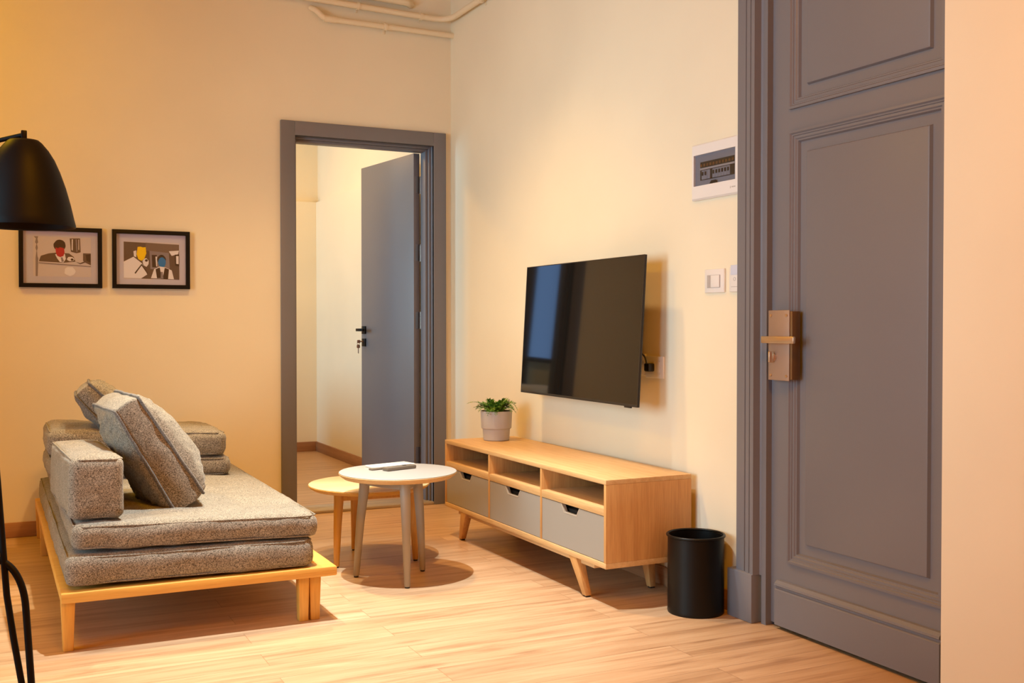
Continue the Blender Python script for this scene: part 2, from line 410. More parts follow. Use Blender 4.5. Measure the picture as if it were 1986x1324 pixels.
# ---- bedroom door leaf, swung into the bedroom
hx, hy = 2.296, D + .145
ang = R(6.5)
leaf = bpy.data.objects.new('door_1', None); COL.objects.link(leaf); leaf.location = (hx, hy, 0); leaf.rotation_euler = (0, 0, ang); leaf['kind'] = 'structure'
ORG[leaf.name] = Vector((hx, hy, 0))
bm = NB(); box(bm, -.040, 0, .0, .735, .012, 2.055, .002); finish('door_leaf', bm, M['grey_paint'], leaf, local=True)
def lever():
    bm = NB(); box(bm, -.050, -.040, .665, .715, .985, 1.035, .002); box(bm, -.088, -.05, .683, .699, 1.003, 1.019, .003)
    box(bm, -.098, -.084, .600, .700, 1.002, 1.020, .003)
    return bm
h = finish('door_handle', lever(), M['black_satin'], leaf, local=True); h['label'] = 'black square lever handle'
bm = NB(); box(bm, -.049, -.040, .665, .715, .905, .955, .002); rs = finish('lock_rose', bm, M['black_satin'], leaf, local=True)
bm = NB()
def ringbm(bm, c, r_, t, ax='x', n=20):
    pts = []
    for k in range(n + 1):
        a = 2 * math.pi * k / n
        pts.append((c[0], c[1] + r_ * math.cos(a), c[2] + r_ * math.sin(a)) if ax == 'x' else (c[0] + r_ * math.cos(a), c[1], c[2] + r_ * math.sin(a)))
    tube(bm, pts, t, 6, cap=False)
tube(bm, [(-.049, .69, .936), (-.075, .69, .936)], .0035, 8)
lathe(bm, [(0, -.003), (.011, -.003), (.011, .003), (0, .003)], (0, 0, 0), 16)
bm2 = NB(); tube(bm2, [(-.049, .69, .936), (-.072, .69, .936)], .004, 8)
box(bm2, -.092, -.070, .687, .693, .926, .946, .002)
ringbm(bm2, (-.083, .69, .923), .008, .0015, 'y')
box(bm2, -.094, -.072, .687, .692, .894, .915, .004); box(bm2, -.0865, -.0805, .688, .691, .860, .895, .001)
bm.free()
finish('key', bm2, M['brass'], rs, local=True)
for hz in (.22, 1.02, 1.42, 1.82):
    bm = NB(); tube(bm, [(.010, -.006, hz), (.010, -.006, hz + .1)], .007, 10)
    for q in (.0, .033, .066, .1): tube(bm, [(.010, -.006, hz + q - .001), (.010, -.006, hz + q + .002)], .0078, 10)
    box(bm, -.030, .008, -.0015, .0, hz, hz + .1)
    finish('hinge', bm, M['steel'], leaf, local=True)

# ---- main door casing with flutes and plinth block
bm = NB()
prof = [(3.066, 0), (3.066, .030), (3.020, .032), (3.017, .024), (3.012, .024), (3.009, .036), (2.990, .036), (2.987, .026), (2.983, .026), (2.980, .040), (2.962, .040), (2.958, .014), (2.944, .010), (2.940, 0)]
pts = [(W - hh, y) for y, hh in prof]
prism(bm, pts, 'z', .17, DZ + .1)
trim3 = struct('trim_3', bm, M['grey_paint'])
bm = NB(); box(bm, W - .046, W, 2.962, 3.098, 0, .172, .003); finish('plinth_block', bm, M['grey_paint'], trim3)
bm = NB(); box(bm, W - .012, W + .06, 2.926, 2.95, 0, DZ); finish('jamb', bm, M['grey_paint'], trim3)

# ---- main panelled door
door = bpy.data.objects.new('door_2', None); COL.objects.link(door); door.location = (W, DY1, 0); door['kind'] = 'structure'; ORG[door.name] = Vector((W, DY1, 0))
XD = W + .012       # door face
bm = NB()
lp = (2.166, 2.834, .235, 1.700); up_ = (2.166, 2.834, 1.775, 2.88)
# stile and rail face built around the two sunk panels
ys = [2.135, lp[0], lp[1], 2.928]; zs = [.012, lp[2], lp[3], up_[2], up_[3], DZ - .004]
gv = [[bm.verts.new((XD, y, z)) for z in zs] for y in ys]
for i in range(3):
    for j in range(5):
        if i == 1 and j in (1, 3): continue
        bm.faces.new((gv[i][j], gv[i + 1][j], gv[i + 1][j + 1], gv[i][j + 1]))
fn = lambda a, b, h: (XD - h, a, b)
PF = [(0, 0), (.0, .010), (.008, .012), (.012, .006), (.016, .006), (.018, .002), (.026, .003), (.030, -.002), (.034, -.002), (.038, -.012), (.062, -.014), (.072, -.013), (.076, -.002), (.082, 0)]
for rc in (lp, up_): rect_loft(bm, rc, PF, fn)
# outer thickness
box(bm, XD + .02, XD + .05, 2.135, 2.928, .012, DZ - .004)
for (a, b, c, d) in (((XD, 2.928), (XD + .02, 2.928), .012, DZ - .004),):
    f = [bm.verts.new((a[0], a[1], c)), bm.verts.new((b[0], b[1], c)), bm.verts.new((b[0], b[1], d)), bm.verts.new((a[0], a[1], d))]; bm.faces.new(f)
finish('door_leaf', bm, M['grey_paint'], door, angle=20)
bm = NB()
prism(bm, [(XD, .014), (XD - .020, .014), (XD - .020, .135), (XD - .014, .140), (XD - .014, .146), (XD - .022, .150), (XD - .020, .157), (XD - .010, .166), (XD, .168)], 'y', 2.175, 2.885)
finish('kick_board', bm, M['grey_paint'], door, angle=20)
# rim lock
bm = NB(); box(bm, XD - .036, XD, 2.782, 2.896, .862, 1.092, .002); lock = finish('rim_lock', bm, M['brass_dark'], door)
bm = NB(); box(bm, XD - .040, XD - .036, 2.792, 2.898, .858, 1.096, .0015); finish('lock_plate', bm, M['brass'], lock)
bm = NB()
for y in (2.803, 2.885):
    for z in (.872, 1.080): lathe(bm, [(0, .0025), (.004, .002), (.0055, 0), (.0055, -.002)], (0, 0, 0), 16)
bm.free(); bm = NB()
for y in (2.805, 2.884):
    for z in (.874, 1.078):
        tube(bm, [(XD - .039, y, z), (XD - .0425, y, z)], [.0058, .0048], 14)
finish('lock_screw', bm, M['brass_edge'], lock)
bm = NB(); box(bm, XD - .072, XD - .062, 2.735, 2.900, .984, 1.008, .003); box(bm, XD - .064, XD - .036, 2.868, 2.892, .986, 1.006, .003)
finish('door_handle', bm, M['brass_edge'], lock)
bm = NB(); tube(bm, [(XD - .038, 2.868, .936), (XD - .046, 2.868, .936)], .013, 20); box(bm, XD - .064, XD - .044, 2.863, 2.873, .918, .956, .004)
finish('thumb_turn', bm, M['brass_edge'], lock)
bm = NB(); box(bm, XD - .016, XD - .0, 2.899, 2.908, .90, 1.02, .001); finish('strike_edge', bm, M['brass_dark'], lock)

# ------------------------------------------------------------------ pipes
def clamp_ring(bm, p, d, r_=.022):
    d = Vector(d).normalized(); p = Vector(p); tube(bm, [p - d * .008, p + d * .008], r_, 16)
pipe = thing('water_pipe', 'cream painted pipe that turns round the wall corner, above the lower pipe', 'pipe', (1.5, D, 2.8))
yb, zp = D - .035, 2.805
bm = NB(); path = smooth_path([(.9, yb, 2.845), (2.36, yb, zp), (W - .03, 5.66, zp), (W - .03, 4.0, zp + .01)], .05)
tube(bm, path, .0165, 16); finish('tube', bm, M['pipe'], pipe, angle=50)
for p, d in (((2.235, yb, 2.809), (1, 0, 0)), ((1.86, yb, 2.819), (1, 0, 0)), ((W - .03, 5.27, zp), (0, 1, 0))):
    bm = NB(); clamp_ring(bm, p, d, .021)
    q = Vector(p)
    if d[0]: tube(bm, [q, (q.x, D, q.z)], .007, 10); box(bm, q.x - .006, q.x + .006, D - .004, D, q.z - .028, q.z + .028, .001)
    else: tube(bm, [q, (W, q.y, q.z)], .007, 10); box(bm, W - .004, W, q.y - .006, q.y + .006, q.z - .028, q.z + .028, .001)
    finish('pipe_clamp', bm, M['pipe'], pipe)
pipe2 = thing('water_pipe', 'lower cream pipe that starts in a bent elbow and ends at the room corner', 'pipe', (1.6, D, 2.72))
bm = NB(); tube(bm, smooth_path([(1.60, D, 2.785), (1.625, yb, 2.765), (1.665, yb, 2.727), (W, yb, 2.722)], .03), .0155, 16)
finish('tube', bm, M['pipe'], pipe2, angle=50)
bm = NB(); tube(bm, [(1.665, yb, 2.727), (1.735, yb, 2.7265)], .0185, 16); finish('elbow_sleeve', bm, M['pipe'], pipe2)
bm = NB(); clamp_ring(bm, (2.02, yb, 2.7245), (1, 0, 0), .021); tube(bm, [(2.02, yb, 2.7245), (2.02, D, 2.7245)], .007, 10); box(bm, 2.012, 2.028, D - .004, D, 2.69, 2.76, .001); finish('pipe_clamp', bm, M['pipe'], pipe2)
pipe3 = thing('water_pipe', 'short thick cream pipe at the top edge of the photo, above the corner pipe', 'pipe', (1.6, D, 2.87))
bm = NB(); tube(bm, smooth_path([(1.3, yb, 2.905), (2.155, yb, 2.878), (2.185, D, 2.875)], .03), .021, 16); finish('tube', bm, M['pipe'], pipe3, angle=50)
bm = NB(); tube(bm, [(1.855, yb, 2.887), (1.872, yb, 2.8865)], .026, 16); tube(bm, [(1.863, yb, 2.887), (1.863, D, 2.887)], .007, 8); finish('pipe_clamp', bm, M['pipe'], pipe3)

# ------------------------------------------------------------------ pictures on the back wall
def flat(name, c): M[name] = mat(name, c, 0.8); return M[name]
PC = [flat('print_paper', (.56, .53, .60)), flat('print_black', (.03, .022, .018)), flat('print_dark', (.10, .075, .06)),
      flat('print_grey', (.22, .20, .23)), flat('print_white', (.72, .72, .82)), flat('print_red', (.42, .015, .03)),
      flat('print_yellow', (.85, .58, .0)), flat('print_blue', (.0, .17, .50)), flat('print_mid', (.16, .12, .10))]
def picture(x0, x1, z0, z1, cx0, cx1, cy0, cy1, label, shapes, prect):
    """cx,cy: drawing units that span the frame"""
    t = thing('framed_picture', label, 'picture', (x0, D, z0), 'framed prints on the back wall')
    fw = .0205; yf = D - .022
    bm = NB()
    rect_loft(bm, (x0, x1, z0, z1), [(0, 0), (0, .022), (.002, .023), (fw - .002, .023), (fw, .021), (fw, .004)], lambda a, b, h: (a, D - h, b), cap=False)
    finish('picture_frame', bm, M['black_satin'], t)
    bm = NB(); box(bm, x0 + fw - .002, x1 - fw + .002, D - .008, D - .002, z0 + fw - .002, z1 - fw + .002); finish('mat_board', bm, M['matboard'], t)
    X = lambda u: x0 + (u - cx0) / (cx1 - cx0) * (x1 - x0)
    Z = lambda v: z1 - (v - cy0) / (cy1 - cy0) * (z1 - z0)
    bm = NB(); lay = 0
    u0, u1, v0, v1 = prect
    prism(bm, [(X(u0), Z(v0)), (X(u1), Z(v0)), (X(u1), Z(v1)), (X(u0), Z(v1))], 'y', D - .0085, D - .008, 0)
    for k, (mi, pts) in enumerate(shapes):
        y = D - .0085 - .0001 * (k + 1)
        prism(bm, [(X(a), Z(b)) for a, b in pts], 'y', y, D - .0083, mi)
    finish('print', bm, PC, t, angle=10)
    bm = NB(); box(bm, x0 + fw - .001, x1 - fw + .001, D - .014, D - .0125, z0 + fw - .001, z1 - fw + .001); finish('glass_pane', bm, M['glass'], t)
    return t
def blob(cx, cy, rx, ry, n=18, j=0.08, seed=1):
    rnd = random.Random(seed); return [(cx + rx * math.cos(2 * math.pi * k / n) * (1 + rnd.uniform(-j, j)), cy + ry * math.sin(2 * math.pi * k / n) * (1 + rnd.uniform(-j, j))) for k in range(n)]
sh1 = [(3, [(245, 170), (292, 170), (284, 195), (292, 232), (278, 250), (288, 290), (278, 320), (284, 380), (292, 400), (284, 585), (262, 585), (262, 400), (272, 320), (262, 290), (272, 250), (258, 232), (268, 195)]),
       (2, [(300, 420), (318, 372), (400, 345), (480, 335), (620, 340), (670, 375), (690, 425), (560, 440), (300, 430)]),
       (4, [(470, 352), (575, 345), (585, 400), (560, 436), (520, 432), (492, 395)]), (3, [(530, 385), (548, 380), (566, 425), (540, 432)]),
       (1, blob(520, 258, 66, 58, 20, .06, 3)), (5, [(474, 280), (500, 290), (525, 276), (566, 288), (572, 330), (560, 368), (525, 382), (492, 368), (478, 330)]),
       (2, [(628, 182), (740, 178), (746, 325), (700, 336), (640, 322)]), (4, [(650, 190), (662, 190), (660, 310), (648, 300)]), (3, [(690, 190), (706, 190), (712, 320), (700, 325)]), (4, [(722, 190), (728, 190), (730, 300), (722, 300)]),
       (4, blob(636, 398, 40, 24, 14, .1, 5)), (1, blob(652, 404, 16, 12, 10, .1, 6)), (2, [(690, 425), (740, 440), (820, 405), (800, 430), (740, 452)]),
       (2, [(772, 335), (856, 335), (856, 460), (790, 430), (772, 415)]), (1, [(800, 350), (852, 345), (852, 430), (810, 415)]),
       (4, blob(630, 530, 62, 48, 16, .16, 9)), (3, [(296, 440), (856, 470), (856, 478), (296, 450)])]
picture(.135, .518, 1.230, 1.530, 85, 980, 68, 702, 'left black framed print with a red patch, partly behind the lamp shade', sh1, (236, 860, 168, 586))
sh2 = [(2, [(1207, 208), (1802, 225), (1802, 612), (1207, 604)]), (8, [(1440, 212), (1802, 228), (1802, 330), (1440, 300)]),
       (3, [(1480, 300), (1690, 320), (1700, 500), (1490, 500)]), (1, [(1505, 345), (1560, 345), (1565, 480), (1510, 480)]),
       (4, [(1545, 362), (1562, 362), (1562, 470), (1552, 470)]), (4, [(1207, 425), (1310, 370), (1400, 440), (1455, 560), (1390, 604), (1207, 602)]),
       (4, [(1310, 310), (1340, 300), (1340, 375), (1315, 365)]), (6, [(1355, 262), (1385, 258), (1410, 266), (1440, 262), (1447, 330), (1425, 390), (1395, 412), (1362, 396), (1343, 340)]),
       (1, [(1320, 545), (1396, 445), (1404, 452), (1330, 556)]), (1, [(1396, 445), (1460, 540), (1452, 548), (1390, 456)]), (4, blob(1440, 430, 34, 44, 14, .15, 4)), (1, blob(1446, 408, 18, 14, 10, .2, 7)),
       (1, blob(1610, 392, 48, 50, 16, .05, 2)), (7, blob(1615, 425, 42, 56, 20, .04, 8)), (4, [(1495, 600), (1530, 500), (1590, 470), (1650, 478), (1720, 510), (1745, 608)]),
       (1, [(1545, 500), (1590, 480), (1612, 600), (1560, 600)]), (1, [(1645, 482), (1690, 500), (1680, 606), (1620, 604)]), (3, [(1600, 530), (1622, 528), (1630, 604), (1600, 604)]),
       (4, [(1690, 300), (1800, 290), (1790, 330), (1720, 350)]), (1, [(1755, 335), (1802, 335), (1802, 465), (1760, 455)]), (4, [(1768, 350), (1796, 350), (1796, 440), (1770, 436)]), (2, [(1735, 505), (1802, 508), (1802, 610), (1745, 608)])]
picture(.566, .948, 1.231, 1.530, 1085, 1918, 80, 715, 'black framed print with a yellow and a blue patch, right of the other print', sh2, (1205, 1804, 206, 614))

# ------------------------------------------------------------------ floor lamp (bell shade)
lx, ly = .073, 2.578
lamp = thing('floor_lamp', 'black floor lamp with a bell shaped metal shade hanging in the left foreground', 'lamp', (-.30, 2.76, 0))
bm = NB()
outer = [(.016, .191), (.030, .190), (.037, .184), (.050, .168), (.062, .148), (.073, .122), (.0845, .088), (.0945, .050), (.1015, .018), (.1050, .004), (.1045, 0), (.1030, .001)]
inner = [(.100, .004), (.092, .050), (.082, .088), (.070, .122), (.058, .148), (.046, .166), (.033, .181), (0, .184)]
lathe(bm, [(0, .191)] + outer + inner, (lx, ly, 1.263), 64)
finish('lamp_shade', bm, M['black_metal'], lamp, angle=50)
bm = NB(); box(bm, lx - .006, lx + .006, ly - .008, ly + .008, 1.448, 1.474, .002); finish('shade_joint', bm, M['black_satin'], lamp)
bm = NB(); tube(bm, [(lx, ly, 1.465), (-.30, 2.76, 1.37)], .0052, 12); finish('arm', bm, M['black_metal'], lamp)
bm = NB(); tube(bm, [(-.30, 2.76, .02), (-.30, 2.76, 1.43)], .009, 14); finish('pole', bm, M['black_metal'], lamp)
bm = NB(); lathe(bm, [(0, 0), (.13, 0), (.13, .014), (.125, .02), (0, .022)], (-.30, 2.76, 0), 48); finish('base', bm, M['black_metal'], lamp)
bm = NB(); lathe(bm, [(0, .075), (.018, .078), (.026, .10), (.02, .13), (.013, .15), (.013, .183)], (lx, ly, 1.263), 20); finish('bulb', bm, M['white_plastic'], lamp)

# ------------------------------------------------------------------ bent rod chair at the lower left edge
ch = thing('rod_chair', 'black bent metal rod chair legs at the lower left edge, in front of the daybed', 'chair', (-.2, 2.75, 0))
bm = NB(); tube(bm, smooth_path([(-.16, 2.745, .535), (.030, 2.65, .522), (.068, 2.63, .46), (.081, 2.622, .241), (.094, 2.612, 0)], .05, 8), .0078, 12)
finish('leg', bm, M['black_metal'], ch, angle=60)
bm = NB(); tube(bm, [(.010, 2.66, .78), (.022, 2.655, .60), (.0325, 2.645, .44), (.046, 2.638, .34), (.066, 2.626, .21), (.090, 2.614, 0)], .0072, 12)
finish('leg', bm, M['black_metal'], ch, angle=60)
for dx, dy in ((-.36, .17), (-.20, -.33), (-.52, -.16)):
    bm = NB(); tube(bm, [(-.02 + dx * .7, 2.66 + dy * .7, .525), (.09 + dx * 1.15, 2.61 + dy * 1.15, 0)], .0075, 12)
    finish('leg', bm, M['black_metal'], ch, angle=60)
bm = NB(); box(bm, -.44, -.02, 2.42, 2.80, .525, .545, .008); finish('seat', bm, M['black_metal'], ch)

# ------------------------------------------------------------------ daybed platform
SX0, SX1, SY0, SY1, SZ0, SZ1 = .200, 1.106, 3.655, 5.742, .157, .191
bed = thing('daybed_frame', 'low orange wood daybed platform under the grey cushions', 'daybed', (.65, 4.7, 0))
bm = NB()
box(bm, SX0, SX1, SY0, SY0 + .09, SZ0, SZ1, .006); box(bm, SX0, SX1, SY1 - .09, SY1, SZ0, SZ1, .006)
box(bm, SX0, SX0 + .07, SY0 + .088, SY1 - .088, SZ0, SZ1, .005); box(bm, SX1 - .07, SX1, SY0 + .088, SY1 - .088, SZ0, SZ1, .005)
finish('side_rail', bm, M['beech'], bed)
bm = NB(); box(bm, SX0 + .068, SX1 - .068, SY0 + .088, SY1 - .088, SZ0 + .006, SZ1 - .004); finish('slat_base', bm, M['beech_y'], bed)
def dleg(x, y, w0, w1):
    bm = NB(); frustum(bm, (x, y, 0), (x, y, SZ0 + .004), (w1, .018), (w0, .022), .003); finish('leg', bm, M['beech_z'], bed)
dleg(.222, 3.690, .0215, .0155); dleg(.992, 3.70, .019, .0165); dleg(1.034, 3.705, .021, .0165)
dleg(.222, 5.26, .022, .016); dleg(1.03, 5.5, .022, .016); dleg(.222, 5.70, .022, .016)

# ------------------------------------------------------------------ cushions
def cushion_bm(sx, sy, sz, r_, puff=.01, wr=.004, seed=0, step=.015, sag=0.0):
    bm = NB(); hx, hy, hz = sx / 2, sy / 2, sz / 2; hs = (hx, hy, hz)
    for ax in range(3):
        u, v = [a for a in range(3) if a != ax]
        nu = max(4, int(2 * hs[u] / step)); nv = max(4, int(2 * hs[v] / step))
        for sgn in (-1, 1):
            g = []
            for i in range(nu + 1):
                row = []
                for j in range(nv + 1):
                    p = [0, 0, 0]; p[ax] = sgn * hs[ax]; p[u] = -hs[u] + 2 * hs[u] * i / nu; p[v] = -hs[v] + 2 * hs[v] * j / nv
                    row.append(bm.verts.new(p))
                g.append(row)
            for i in range(nu):
                for j in range(nv): bm.faces.new((g[i][j], g[i + 1][j], g[i + 1][j + 1], g[i][j + 1]))
    bmesh.ops.remove_doubles(bm, verts=bm.verts, dist=.0005)
    for v in bm.verts:
        p = v.co.copy(); q = Vector([max(-(h_ - r_), min(h_ - r_, c)) for c, h_ in zip(p, hs)])
        d = p - q; nrm = d.normalized(); co = q + nrm * r_
        fx, fy, fz = (1 - (co.x / hx) ** 2), (1 - (co.y / hy) ** 2), (1 - (co.z / hz) ** 2)
        fx, fy, fz = max(fx, 0), max(fy, 0), max(fz, 0)
        co.z += puff * nrm.z * fx ** .5 * fy ** .5
        co.x += puff * .8 * nrm.x * fy ** .5 * fz ** .5
        co.y += puff * .8 * nrm.y * fx ** .5 * fz ** .5
        nn = noise.noise(p * 5.5 + Vector((seed * 3.1, seed, 0))) + .7 * noise.noise(p * 15 + Vector((seed, 0, seed * 7))) + .35 * noise.noise(Vector((p.x * 12, p.y * 12, p.z * 55)) + Vector((seed, 0, 2)))
        co += nrm * nn * wr
        if sag: co.z -= sag * fx * fy
        v.co = co
    return bm

def seam_path(sx, sy, z, r_, n=90, seed=0, amp=.0012):
    pts = []; hx, hy = sx / 2, sy / 2; per = []
    c = r_ * 1.0
    segs = [((hx, -hy + c), (hx, hy - c)), ((hx - c, hy), (-hx + c, hy)), ((-hx, hy - c), (-hx, -hy + c)), ((-hx + c, -hy), (hx - c, -hy))]
    for (a, b) in segs:
        k = 12
        for i in range(k + 1): pts.append((a[0] + (b[0] - a[0]) * i / k, a[1] + (b[1] - a[1]) * i / k, z))
    pts.append(pts[0]); return pts

def cushion(name, label, loc, size, rot=(0, 0, 0), r_=.03, puff=.012, wr=.004, seed=0, group=None, seams=True, sag=0):
    t = thing(name, label, 'cushion', loc, group, rot)
    body = finish('cushion_cover', cushion_bm(*size, r_, puff, wr, seed, sag=sag), M['fabric'], t, local=True, angle=80)
    if seams:
        ins = r_ * .25
        for s in (1, -1):
            bm = NB(); sx, sy, sz = size
            pts = seam_path(sx - 2 * ins + puff * .2, sy - 2 * ins + puff * .2, s * (sz / 2 - ins), r_)
            pts = [(Vector(p) + Vector((noise.noise(Vector(p) * 9), noise.noise(Vector(p) * 9 + Vector((5, 0, 0))), noise.noise(Vector(p) * 8 + Vector((0, 5, 0))))) * .0015) for p in pts[:-1]]; pts.append(pts[0])
            tube(bm, pts, .0028, 6, cap=False); finish('seam', bm, M['fabric'], t, local=True, angle=80)
    return t
G = 'grey woven daybed cushions'
# mattresses
cushion('seat_mattress', 'lower grey mattress lying directly on the orange platform', (.622, 4.68, .2480), (.815, 2.02, .098), (0, R(.8), 0), .030, .004, .005, 1, G)
cushion('seat_mattress', 'upper grey mattress lying on top of the lower one', (.648, 4.69, .3470), (.815, 2.02, .084), (0, R(1.7), R(-.4)), .031, .004, .005, 2, G)
# stack of two long cushions at the back wall
cushion('long_cushion', 'lower long grey cushion in the pair by the back wall', (.588, 5.02, .436), (.735, .55, .084), (0, R(2.0), R(.5)), .032, .006, .006, 3, 'long cushions stacked by the back wall')
cushion('long_cushion', 'upper long grey cushion in the pair by the back wall', (.580, 5.03, .540), (.725, .55, .108), (0, R(2.6), R(-.6)), .036, .008, .007, 4, 'long cushions stacked by the back wall')
# block cushion along the left side
cushion('block_cushion', 'upright block shaped grey cushion left of the leaning pillow', (.304, 4.055, .508), (.168, .64, .200), (0, R(1.5), R(2.5)), .024, .006, .004, 5, None)

def pillow(name, label, loc, w_, h_, g, bulge, lean, yaw, seed, tilt=0, group=None):
    """box-edged pillow; local x = thickness, y = width, z = height"""
    t = thing(name, label, 'pillow', loc, group, (R(tilt), R(lean), R(yaw)))
    bm = NB(); n = 34
    def outl(a, b):
        k = .03
        y = w_ / 2 * a * (1 - k * (1 - b * b)) * (1 - .035 * (a * a * b * b) ** 2); z = h_ / 2 * b * (1 - k * (1 - a * a)) * (1 - .035 * (a * a * b * b) ** 2)
        return y, z
    grids = {}
    for s in (-1, 1):
        G_ = []
        for i in range(n + 1):
            row = []
            for j in range(n + 1):
                a = -1 + 2 * i / n; b = -1 + 2 * j / n
                a = math.copysign(abs(a) ** .85, a); b = math.copysign(abs(b) ** .85, b)
                y, z = outl(a, b)
                f = (max(0, 1 - a * a) * max(0, 1 - b * b)) ** .5
                th = g / 2 * (1 - .12 * b) + bulge * (1.0 if s > 0 else .62) * f ** .9 * (1 - .30 * b)
                wv = noise.noise(Vector((y * 9 + seed, z * 9, s * 3))) * .020 + noise.noise(Vector((y * 24 + seed, z * 24, s * 5))) * .009
                th += wv * (f ** .4)
                # puckers that run in from the seam
                ed = max(abs(a), abs(b)); pk = math.sin((a * 7 + b * 9) * 3 + seed) * .007 * max(0, ed - .45) * (1 - ed) * 8
                row.append(bm.verts.new((s * (th + pk), y, z)))
            G_.append(row)
        for i in range(n):
            for j in range(n): bm.faces.new((G_[i][j], G_[i + 1][j], G_[i + 1][j + 1], G_[i][j + 1]))
        grids[s] = G_
    # gusset between the two edges
    def rim(G_): return [G_[i][0] for i in range(n)] + [G_[n][j] for j in range(n)] + [G_[n - i][n] for i in range(n)] + [G_[0][n - j] for j in range(n)]
    ra, rb = rim(grids[-1]), rim(grids[1]); N_ = len(ra); K = 6; prev = ra
    cols = [ra]
    for k in range(1, K):
        t_ = k / K; row = []
        for q in range(N_):
            p = ra[q].co.lerp(rb[q].co, t_); d = Vector((0, p.y, p.z)).normalized()
            p += d * (math.sin(math.pi * t_) * .012 + noise.noise(Vector((p.x * 20, p.y * 14 + seed, p.z * 14))) * .006)
            row.append(bm.verts.new(p))
        cols.append(row)
    cols.append(rb)
    for c0, c1 in zip(cols, cols[1:]):
        for q in range(N_): bm.faces.new((c0[q], c0[(q + 1) % N_], c1[(q + 1) % N_], c1[q]))
    paths = [[v.co.copy() for v in r_] for r_ in (ra, rb)]
    finish('pillow_cover', bm, M['fabric'], t, local=True, angle=80)
    for pth in paths:
        bm = NB(); q = []
        for p in pth:
            d = Vector((0, p.y, p.z)).normalized(); q.append(p + d * (.004 + .003 * noise.noise(p * 30)) + Vector((.002 * noise.noise(p * 22), 0, 0)))
        q.append(q[0]); tube(bm, q, .0052, 6, cap=False); finish('seam', bm, M['seam'], t, local=True, angle=80)
    return t
pillow('throw_pillow', 'large grey box edged pillow leaning on the block cushion', (.520, 4.14, .588), .42, .43, .105, .088, -31, 5, 3.0, group='grey box edged pillows')
pillow('throw_pillow', 'grey box edged pillow on top of the back stack, behind the large pillow', (.435, 4.93, .698), .32, .215, .085, .050, -44, -4, 9.0, group='grey box edged pillows')

# ------------------------------------------------------------------ nested round tables
def round_table(name, label, c, z_top, th, rad, legs, top_m, edge_m, leg_m, apron_r, grp, r0=.021, r1=.0125):
    t = thing(name, label, 'table', (c[0], c[1], 0), grp)
    bm = NB(); lathe(bm, [(0, 0), (rad - .020, 0), (rad - .006, th * .45), (rad, th * .8), (rad, th - .002), (rad - .002, th), (0, th)], (c[0], c[1], z_top - th), 96)
    top = finish('tabletop', bm, edge_m, t, angle=30)
    bm = NB(); lathe(bm, [(0, -.001), (rad - .001, -.001), (rad - .001, .0015), (rad - .0025, .0025), (0, .0025)], (c[0], c[1], z_top), 96)
    finish('top_surface', bm, top_m, top, angle=30)
    za = z_top - th
    bm = NB()
    pr = []
    for k in range(3):
        a = legs[k]; b = legs[(k + 1) % 3]
        pa = Vector((c[0] + (a[0] - c[0]) * apron_r, c[1] + (a[1] - c[1]) * apron_r, za - .018)); pb = Vector((c[0] + (b[0] - c[0]) * apron_r, c[1] + (b[1] - c[1]) * apron_r, za - .018))
        d = (pb - pa).normalized(); nrm = Vector((-d.y, d.x, 0)) * .008
        vs = [bm.verts.new(p + s * nrm + Vector((0, 0, zz))) for zz in (-.016, .018) for p, s in ((pa, 1), (pb, 1), (pb, -1), (pa, -1))]
        bm.faces.new(vs[:4]); bm.faces.new(vs[4:])
        for i in range(4): bm.faces.new((vs[i], vs[(i + 1) % 4], vs[4 + (i + 1) % 4], vs[4 + i]))
    finish('apron', bm, leg_m, t)
    for (x, y) in legs:
        tx, ty = c[0] + (x - c[0]) * apron_r, c[1] + (y - c[1]) * apron_r
        bm = NB(); tube(bm, [(x, y, .006), (x, y, .007), (x + (tx - x) * .5, y + (ty - y) * .5, za * .55), (tx, ty, za - .04), (tx, ty, za)], [r1 * .9, r1, (r0 + r1) * .52, r0, r0], 20)
        lg = finish('leg', bm, leg_m, t, angle=50)
        bm = NB(); tube(bm, [(x, y, 0), (x, y, .0075)], r1 * .8, 12); finish('foot_pad', bm, M['black_plastic'], lg)
    return t
GT = 'pair of nested round side tables'
gl = [(1.362, 4.236), (1.487, 3.969), (1.648, 4.214)]
round_table('side_table', 'taller round side table with a pale grey top and taupe legs', (1.515, 4.150), .440, .022, .243, gl, M['pale_top'], M['oak_x'], M['taupe'], .80, GT, .0215, .0125)
wl = [(1.338, 4.436), (1.694, 4.418), (1.516, 4.745)]
round_table('side_table', 'shorter round wooden side table tucked behind the pale topped one', (1.518, 4.530), .340, .020, .268, wl, M['tabletop_wood'], M['beech'], M['beech_z'], .93, GT, .0205, .0125)
# things on the tall table
zt = .4427
def rot_box(bm, c, sx, sy, z0, z1, a, bev):
    g = NB(); box(g, -sx / 2, sx / 2, -sy / 2, sy / 2, z0, z1, bev)
    bmesh.ops.rotate(g, verts=g.verts, cent=(0, 0, 0), matrix=Matrix.Rotation(a, 3, 'Z')); bmesh.ops.translate(g, verts=g.verts, vec=(c[0], c[1], 0))
    me = bpy.data.meshes.new('tmp'); g.to_mesh(me); g.free(); bm.from_mesh(me); bpy.data.meshes.remove(me)
bm = NB(); rot_box(bm, (1.535, 4.300), .20, .085, zt, zt + .009, R(14), .003)
tag(finish('booklet', bm, M['paper'], None), 'shiny white booklet lying on the pale round table', 'booklet')
r1_ = thing('remote_control', 'flat grey remote with a button ring, in front of the white booklet', 'remote control', (1.535, 4.188, zt))
bm = NB(); rot_box(bm, (1.535, 4.188), .150, .042, zt, zt + .015, R(17), .005); finish('remote_body', bm, M['remote'], r1_)
